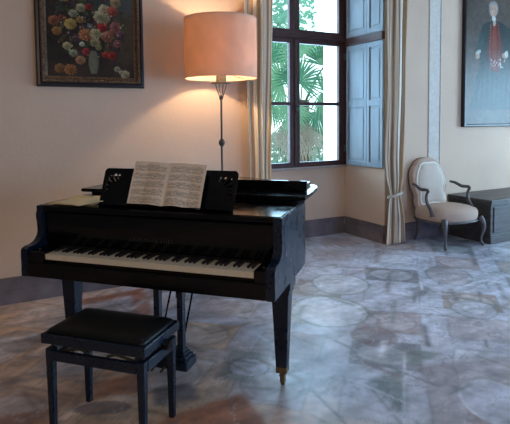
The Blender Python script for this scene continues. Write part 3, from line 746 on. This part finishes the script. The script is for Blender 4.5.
# foliage dabs
r_ = np.random.RandomState(9)
for _ in range(150):
    a_ = r_.rand()*2*PI; rad = r_.rand()**.6; cxx, cyy = 255+rad*150*math.cos(a_), 85+rad*140*math.sin(a_)
    x, z = wp(cxx, cyy); sz = .008+.014*r_.rand(); an = r_.rand()*PI
    p_ = (X2-x)*math.cos(an)+(Z2-z)*math.sin(an); q_ = -(X2-x)*math.sin(an)+(Z2-z)*math.cos(an)
    cc = ((.05, .07, .03), (.03, .05, .035), (.09, .085, .04), (.07, .04, .05), (.05, .03, .02))[r_.randint(5)]
    c = mix(c, cc, sstep(1.2, .7, np.hypot(p_/(sz*2), q_/sz))*.8)
vx, vz = wp(255, 222); vw = .030+.012*np.cos((Z2-vz)/.07*1.6)
c = mix(c, (.17, .18, .12), (np.abs(X2-vx) < vw)*(np.abs(Z2-vz) < .095)*(.55+.45*np.cos((X2-vx+.01)/.04)))
fls = [(113, 72, 20, (.30, .11, .05)), (122, 110, 17, (.42, .20, .06)), (172, 80, 22, (.50, .36, .10)), (183, 40, 16, (.32, .34, .22)), (212, 16, 17, (.40, .36, .22)),
       (208, 62, 14, (.36, .20, .06)), (228, 118, 25, (.45, .18, .07)), (245, 85, 12, (.12, .15, .18)), (290, 45, 30, (.48, .43, .26)), (300, 14, 20, (.45, .38, .22)),
       (242, 10, 14, (.32, .04, .03)), (332, 20, 20, (.40, .09, .05)), (291, 85, 18, (.42, .03, .035)), (265, 112, 22, (.46, .42, .24)), (311, 120, 23, (.40, .16, .10)),
       (342, 78, 20, (.34, .13, .12)), (360, 108, 17, (.20, .09, .12)), (350, 145, 16, (.28, .11, .12)), (262, 146, 18, (.45, .40, .22)), (228, 182, 15, (.40, .05, .06)),
       (158, 164, 16, (.46, .40, .20)), (180, 191, 15, (.32, .34, .22)), (213, 155, 10, (.5, .48, .36)), (206, 216, 18, (.42, .22, .11)), (301, 192, 14, (.45, .05, .03)),
       (327, 194, 17, (.45, .05, .03)), (130, 250, 19, (.30, .14, .05)), (168, 254, 22, (.40, .17, .06)), (378, 266, 17, (.45, .40, .24)), (346, 246, 12, (.36, .36, .26)),
       (362, 258, 9, (.4, .38, .25)), (140, 60, 12, (.2, .06, .05)), (275, 165, 11, (.3, .3, .12)), (190, 135, 13, (.12, .07, .09)), (330, 100, 13, (.35, .14, .08)), (320, 160, 12, (.2, .08, .08)),
       (150, -20, 20, (.4, .3, .1)), (200, -35, 24, (.45, .15, .08)), (250, -45, 26, (.45, .4, .25)), (300, -40, 22, (.3, .06, .1)), (345, -15, 20, (.4, .3, .15)), (270, -85, 22, (.35, .1, .05)), (225, -75, 18, (.3, .32, .3))]
for i, (a_, b_, r0, cc) in enumerate(fls):
    x, z = wp(a_, b_); R_ = r0*S_*1.05; dx, dz = X2-x, (Z2-z)*1.12; rr = np.hypot(dx, dz); an = np.arctan2(dz, dx)
    lob = R_*(1+.06*np.cos((5+i % 3)*an+i)); m = sstep(1.06, .92, rr/lob)
    shd = .45+.65*np.clip(np.cos((5+i % 3)*2*an+i*1.7+rr/R_*4)*.5+.5, 0, 1)*(rr/R_) + .25*sstep(.2, .0, rr/R_-.1)+.25*np.clip((dz-dx)/R_, -1, 1)
    c = c*(1-m[..., None])+np.array(cc)[None, None]*(np.clip(shd, .25, 1.5)*(.55+.9*n2))[..., None]*m[..., None]
    c = mix(c, np.array(cc)*.3, sstep(.3, .18, rr/R_)*.7)
for _ in range(120):
    a_ = r_.rand()*2*PI; rad = r_.rand()**.7; x, z = wp(255+rad*145*math.cos(a_), 90+rad*130*math.sin(a_))
    c = mix(c, np.array(((.5, .46, .3), (.4, .1, .06), (.1, .12, .05), (.35, .25, .12))[r_.randint(4)]), sstep(1.2, .6, np.hypot(X2-x, Z2-z)/(.003+.006*r_.rand()))*.75)
c = c*(.6+.55*n1+.35*n2)[..., None]*.85
cv = grid_mesh('canvas', np.stack([X2-0.8715, np.full_like(X2, -.018), Z2-1.743], -1), c, M['canvas'], pt)

# ------------------------------------------------------------------ portrait
ox0, ox1, oz0, oz1 = 5.398, 6.87, 1.345, 3.17
po = empty('portrait_painting', (6.13, -.004, 1.345)); tag(po, 'large portrait painting of a man in dark coat and red waistcoat above the chest', 'painting')
s = MB(); ring(s, ox0, ox1, oz0, oz1, [(0, 0), (0, -.045), (.008, -.052), (.026, -.052), (.034, -.040), (.034, 0)], 6.13, 1.345); s.build('frame', M['framedark'], po)
gx = np.arange(ox0+.03, ox1-.03, .0075); gz = np.arange(oz0+.03, oz1-.03, .0075); X3, Z3 = np.meshgrid(gx, gz)
n1 = fbm(X3*4, Z3*4, 81, 5); n2 = fbm(X3*16, Z3*16, 82, 4)
wX = (X3-5.956)/1.12+6.505+.03*(n2-.5); wZ = (Z3-2.846)/.96+2.735+.03*(n1-.5)
c = np.ones(X3.shape+(3,))*np.array((.085, .070, .060)); c = c*(.7+.6*n1)[..., None]
def E(cx_, cz_, rx, rz, cc, s_=1, an=0, soft=.15):
    global c
    p_ = (wX-cx_)*math.cos(an)+(wZ-cz_)*math.sin(an); q_ = -(wX-cx_)*math.sin(an)+(wZ-cz_)*math.cos(an)
    c = mix(c, cc, sstep(1+soft, 1-soft, np.hypot(p_/rx, q_/rz))*s_)
def Pg(pts, cc, s_=1):
    global c
    m = np.zeros(X3.shape, bool)
    for i in range(len(pts)):
        (x1, y1), (x2, y2) = pts[i], pts[(i+1) % len(pts)]
        m ^= ((y1 > wZ) != (y2 > wZ)) & (wX < (x2-x1)*(wZ-y1)/(y2-y1+1e-9)+x1)
    c = mix(c, cc, m*s_)
coat = (.022, .040, .042)
Pg([(6.40, 2.58), (6.62, 2.60), (6.80, 2.52), (6.92, 2.30), (6.90, 2.05), (6.95, 1.75), (7.02, 1.40), (6.12, 1.40), (6.20, 1.75), (6.30, 2.02), (6.24, 2.10), (6.26, 2.35), (6.32, 2.52)], coat, .95)
Pg([(6.28, 2.45), (6.36, 2.40), (6.32, 2.18), (6.24, 2.05), (6.19, 2.12)], (.03, .055, .055), .9)
Pg([(6.46, 2.57), (6.58, 2.57), (6.66, 2.30), (6.68, 2.02), (6.60, 1.90), (6.44, 1.94), (6.41, 2.15), (6.43, 2.40)], (.13, .024, .018), .95)
Pg([(6.49, 2.58), (6.54, 2.58), (6.56, 2.30), (6.55, 1.95), (6.50, 1.95), (6.49, 2.3)], (.22, .045, .03), .8)
for zz in np.arange(1.98, 2.55, .035):
    E(6.452+.0*zz, zz, .007, .008, (.34, .28, .18), .7); E(6.60+.02*math.sin(zz*9), zz, .006, .007, (.30, .25, .16), .6)
E(6.50, 2.755, .078, .110, (.30, .29, .27), .9)                                # powdered hair
E(6.505, 2.735, .056, .082, (.42, .27, .20), 1); E(6.49, 2.73, .030, .060, (.52, .35, .27), .8)
for sx in (-.022, .022): E(6.503+sx, 2.752, .010, .0065, (.06, .04, .03), .9)
E(6.503, 2.725, .007, .020, (.34, .19, .14), .7); E(6.503, 2.693, .018, .006, (.30, .08, .06), .9)
E(6.51, 2.625, .035, .035, (.55, .53, .48), .9)                                # cravat
E(6.515, 2.575, .022, .045, (.50, .48, .43), .8)
E(6.235, 2.12, .040, .050, (.40, .26, .19), .95, .4); E(6.25, 2.165, .048, .026, (.50, .48, .43), .8, .6)   # right hand, lace cuff
E(6.71, 2.14, .045, .035, (.40, .26, .19), .9); E(6.745, 2.16, .030, .050, (.50, .48, .44), .8)
for q in range(16):
    E(6.44+.28*r_.rand(), 1.98+.10*r_.rand(), .010+.018*r_.rand(), .006+.008*r_.rand(), (.42, .40, .36), .75, r_.rand()*3)
for q in range(9):
    x_ = 6.2+.085*q; E(x_, 1.65+.1*r_.rand(), .012, .22, (.045, .075, .08), .5, .15*(r_.rand()-.5))
c = c*(.75+.5*n2)[..., None]
grid_mesh('canvas', np.stack([X3-6.13, np.full_like(X3, -.028), Z3-1.345], -1), c, M['portrait'], po)

# ------------------------------------------------------------------ garden outside the window
struct(MB().box(2.0, 14.0, WT+.01, 14.0, -.35, -.25).build('ground', M['soil']))
PC = Vector((4.95, 3.0, 1.80))
pm = empty('palm_tree', (PC.x, PC.y, -.25)); tag(pm, 'green fan palm growing just outside the window', 'palm tree')
s = MB(); s.tube([(0, 0, 0), (.02, 0, .6), (0, .02, 1.2), (0, 0, 2.05)], [.15, .16, .18, .16], 14); s.build('trunk', M['trunk'], pm, True)
cam_dir = (Vector((0, -4.5, 1.45))-PC).normalized()
def frond(hub, u_dir, nrm, length, nl, spread, m, droop=.12, name='frond', fat=.27):
    s = MB(); u_dir = (u_dir-nrm*u_dir.dot(nrm)).normalized(); v_dir = nrm.cross(u_dir)
    for q in range(nl):
        an = math.radians(-spread/2+spread*q/(nl-1))+random.uniform(-.02, .02); L_ = length*(.82+.18*math.cos(an*.7))*random.uniform(.92, 1.05)
        d = u_dir*math.cos(an)+v_dir*math.sin(an); n_ = nrm.cross(d); wd = L_*math.radians(spread/nl)*fat
        p = []
        for t_, w_ in ((.04, .1), (.35, .75), (.6, 1.0), (.8, .6), (1.0, .04)):
            c_ = hub+d*L_*t_+Vector((0, 0, -droop*L_*t_**3*(1+random.random()*.4)))
            p.append((c_-n_*wd*w_, c_+nrm*wd*w_*.5, c_+n_*wd*w_))
        s.quad_grid(p)
    base = PC-Vector((PC.x, PC.y, -.25))
    o_ = s.build(name, m, pm)
    return o_
def pfrond(hx, hy, hz, ux, uz, L_, m, sp=230, nl=30, tilt=(0, 0), droop=.12, name='frond'):
    """hub offset from palm crown; ux,uz fan direction seen from the window"""
    right = Vector((.77, -.64, 0)); hub = Vector((0, 0, PC.z+.25))+right*hx+Vector((0, 0, hz))+Vector((-.64, -.77, 0))*hy
    nrm = (cam_dir+right*tilt[0]+Vector((0, 0, 1))*tilt[1]).normalized()
    o_ = frond(hub, right*ux+Vector((0, 0, uz)), nrm, L_, nl, sp, m, droop, name, .15 if name == 'dry_frond' else .27)
    s = MB(); s.tube([Vector((0, 0, PC.z+.0)), (Vector((0, 0, PC.z+.1))+hub)/2+Vector((0, 0, .05)), hub], [.014, .011, .008], 6); s.build('petiole', m, o_)
for a_ in [(-.42, .25, .62, -.5, .9, .52, 'frond'), (-.25, .35, .30, -1, .3, .55, 'frond2'), (.12, .35, .72, -.1, 1, .60, 'frond2'), (.42, .2, .55, .8, .7, .55, 'frond'),
           (.40, .35, .12, 1, -.1, .50, 'frond2'), (-.45, .3, -.05, -1, -.4, .5, 'frond'), (.02, .45, .28, .3, .8, .52, 'frond'), (-.15, .1, .95, -.3, 1, .5, 'frond2'),
           (.3, .3, -.2, .7, -.8, .48, 'frond'), (-.1, .5, -.12, -.2, -1, .45, 'frond2'), (.62, .1, .85, .6, .8, .45, 'frond'), (-.65, .1, .45, -1, .5, .45, 'frond2')]:
    pfrond(*a_[:6], M[a_[6]], tilt=(random.uniform(-.5, .5), random.uniform(-.3, .5)))
for a_ in range(7):
    hx = -.33+.10*a_; pfrond(hx, .15+.2*random.random(), -.35-.15*random.random(), random.uniform(-.4, .4), -1, .45+.15*random.random(), M['dry'], sp=110, nl=15, tilt=(random.uniform(-.6, .6), .2), droop=.3, name='dry_frond')
def shrub(x, y, r, zc, n, m, label, stem=True, nm='shrub'):
    root = empty(nm, (x, y, -.25)); tag(root, label, 'shrub' if nm == 'shrub' else 'tree', 'plants beyond the palm')
    s = MB()
    for _ in range(n):
        v = Vector((random.gauss(0, 1), random.gauss(0, 1), random.gauss(0, 1))).normalized()*r*random.random()**.35
        v.z *= .8; c_ = Vector((0, 0, zc+.25))+v; d = Vector((random.gauss(0, 1), random.gauss(0, 1), random.gauss(0, .6))).normalized()
        e = d.cross(Vector((random.random(), random.random(), 1))).normalized(); L_ = .06+.09*random.random()
        q = [s.bm.verts.new(c_-d*L_), s.bm.verts.new(c_+e*L_*.45), s.bm.verts.new(c_+d*L_), s.bm.verts.new(c_-e*L_*.45)]; s.bm.faces.new(q)
    s.build('foliage', m, root)
    st = MB(); st.tube([(0, 0, 0), (.03, 0, zc*.6), (0, .02, zc+.25)], [.05, .04, .02], 8)
    for q in range(5):
        a_ = q*2*PI/5; st.tube([(0, 0, zc*.5+.1), (r*.5*math.cos(a_), r*.5*math.sin(a_), zc+.25+r*.2*math.sin(q))], [.025, .01], 6)
    st.build('stem', M['trunk'], root)
shrub(6.7, 5.7, .8, .75, 900, M['leaf'], 'low leafy shrub beyond the palm, seen in the bottom panes')
shrub(6.4, 7.2, 1.5, 4.1, 1500, M['leaf'], 'leafy tree crown beyond the palm, seen in the top panes', nm='tree')

# ------------------------------------------------------------------ light
wd = bpy.data.worlds.new('World'); bpy.context.scene.world = wd; wd.use_nodes = True; N = wd.node_tree.nodes; L = wd.node_tree.links
bg = N['Background']; tc = N.new('ShaderNodeTexCoord'); sx_ = N.new('ShaderNodeSeparateXYZ'); L.new(tc.outputs['Generated'], sx_.inputs[0])
cr = N.new('ShaderNodeValToRGB'); cr.color_ramp.elements[0].position = .0; cr.color_ramp.elements[0].color = (.80, .95, .98, 1)
cr.color_ramp.elements[1].position = .6; cr.color_ramp.elements[1].color = (.50, .78, 1, 1)
L.new(sx_.outputs['Z'], cr.inputs[0]); L.new(cr.outputs[0], bg.inputs[0]); bg.inputs[1].default_value = 2.6
def area(name, loc, rot, sx, sy, power, colr, spread=180):
    l = bpy.data.lights.new(name, 'AREA'); l.shape = 'RECTANGLE'; l.size = sx; l.size_y = sy; l.energy = power; l.color = colr; l.spread = math.radians(spread)
    o = bpy.data.objects.new(name, l); C.objects.link(o); o.location = loc; o.rotation_euler = rot; return o
R = math.radians
area('right_window_light', (8.7, -2.3, 1.45), (0, R(90), 0), 2.0, 2.2, 250, (.44, .74, 1.0))
area('right_window_light', (8.7, -5.6, 1.6), (0, R(90), 0), 2.4, 1.6, 90, (.45, .68, 1.0))
area('rear_window_light', (5.5, -8.1, 1.7), (R(90), 0, 0), 2.0, 2.4, 120, (.30, .56, 1.0))
area('left_warm_fill', (-1.2, -7.6, 2.6), (R(70), 0, R(-10)), 2.0, 1.4, 58, (1.0, .76, .56))  # warm fill added out of view, brightens the left side
bl = area('bay_skylight', ((RX0+RX1)/2, WT+.05, 2.1), (R(-90), 0, 0), 1.7, 2.4, 120, (.46, .70, 1.0))
pl = bpy.data.lights.new('lamp_bulb_light', 'POINT'); pl.energy = 27; pl.color = (1.0, .72, .43); pl.shadow_soft_size = .04
o = bpy.data.objects.new('lamp_bulb_light', pl); C.objects.link(o); o.location = (1.886, -.40, 2.07)

# ------------------------------------------------------------------ camera
f, tilt, yaw, roll, H, D = 513.70, .05921, .49306, -.00933, 1.45075, 4.50188
Fv = Vector((math.sin(yaw)*math.cos(tilt), math.cos(yaw)*math.cos(tilt), -math.sin(tilt))); Rv = Vector((math.cos(yaw), -math.sin(yaw), 0)); Uv = Rv.cross(Fv)
R2 = Rv*math.cos(roll)+Uv*math.sin(roll); U2 = -Rv*math.sin(roll)+Uv*math.cos(roll)
cd = bpy.data.cameras.new('camera'); cam = bpy.data.objects.new('camera', cd); C.objects.link(cam)
cam.matrix_world = Matrix(((R2.x, U2.x, -Fv.x, 0), (R2.y, U2.y, -Fv.y, -D), (R2.z, U2.z, -Fv.z, H), (0, 0, 0, 1)))
cd.sensor_fit = 'HORIZONTAL'; cd.sensor_width = 36; cd.lens = f/510*36; cd.clip_start = .05; cd.shift_x = (255-253.84)/510; cd.shift_y = (151.01-212)/510
sc_ = bpy.context.scene; sc_.camera = cam
sc_.view_settings.view_transform = 'Standard'; sc_.view_settings.exposure = 0; sc_.view_settings.look = 'None'
sc_.cycles.use_denoising = True; sc_.cycles.max_bounces = 8; sc_.cycles.transparent_max_bounces = 12; sc_.cycles.sample_clamp_indirect = 6
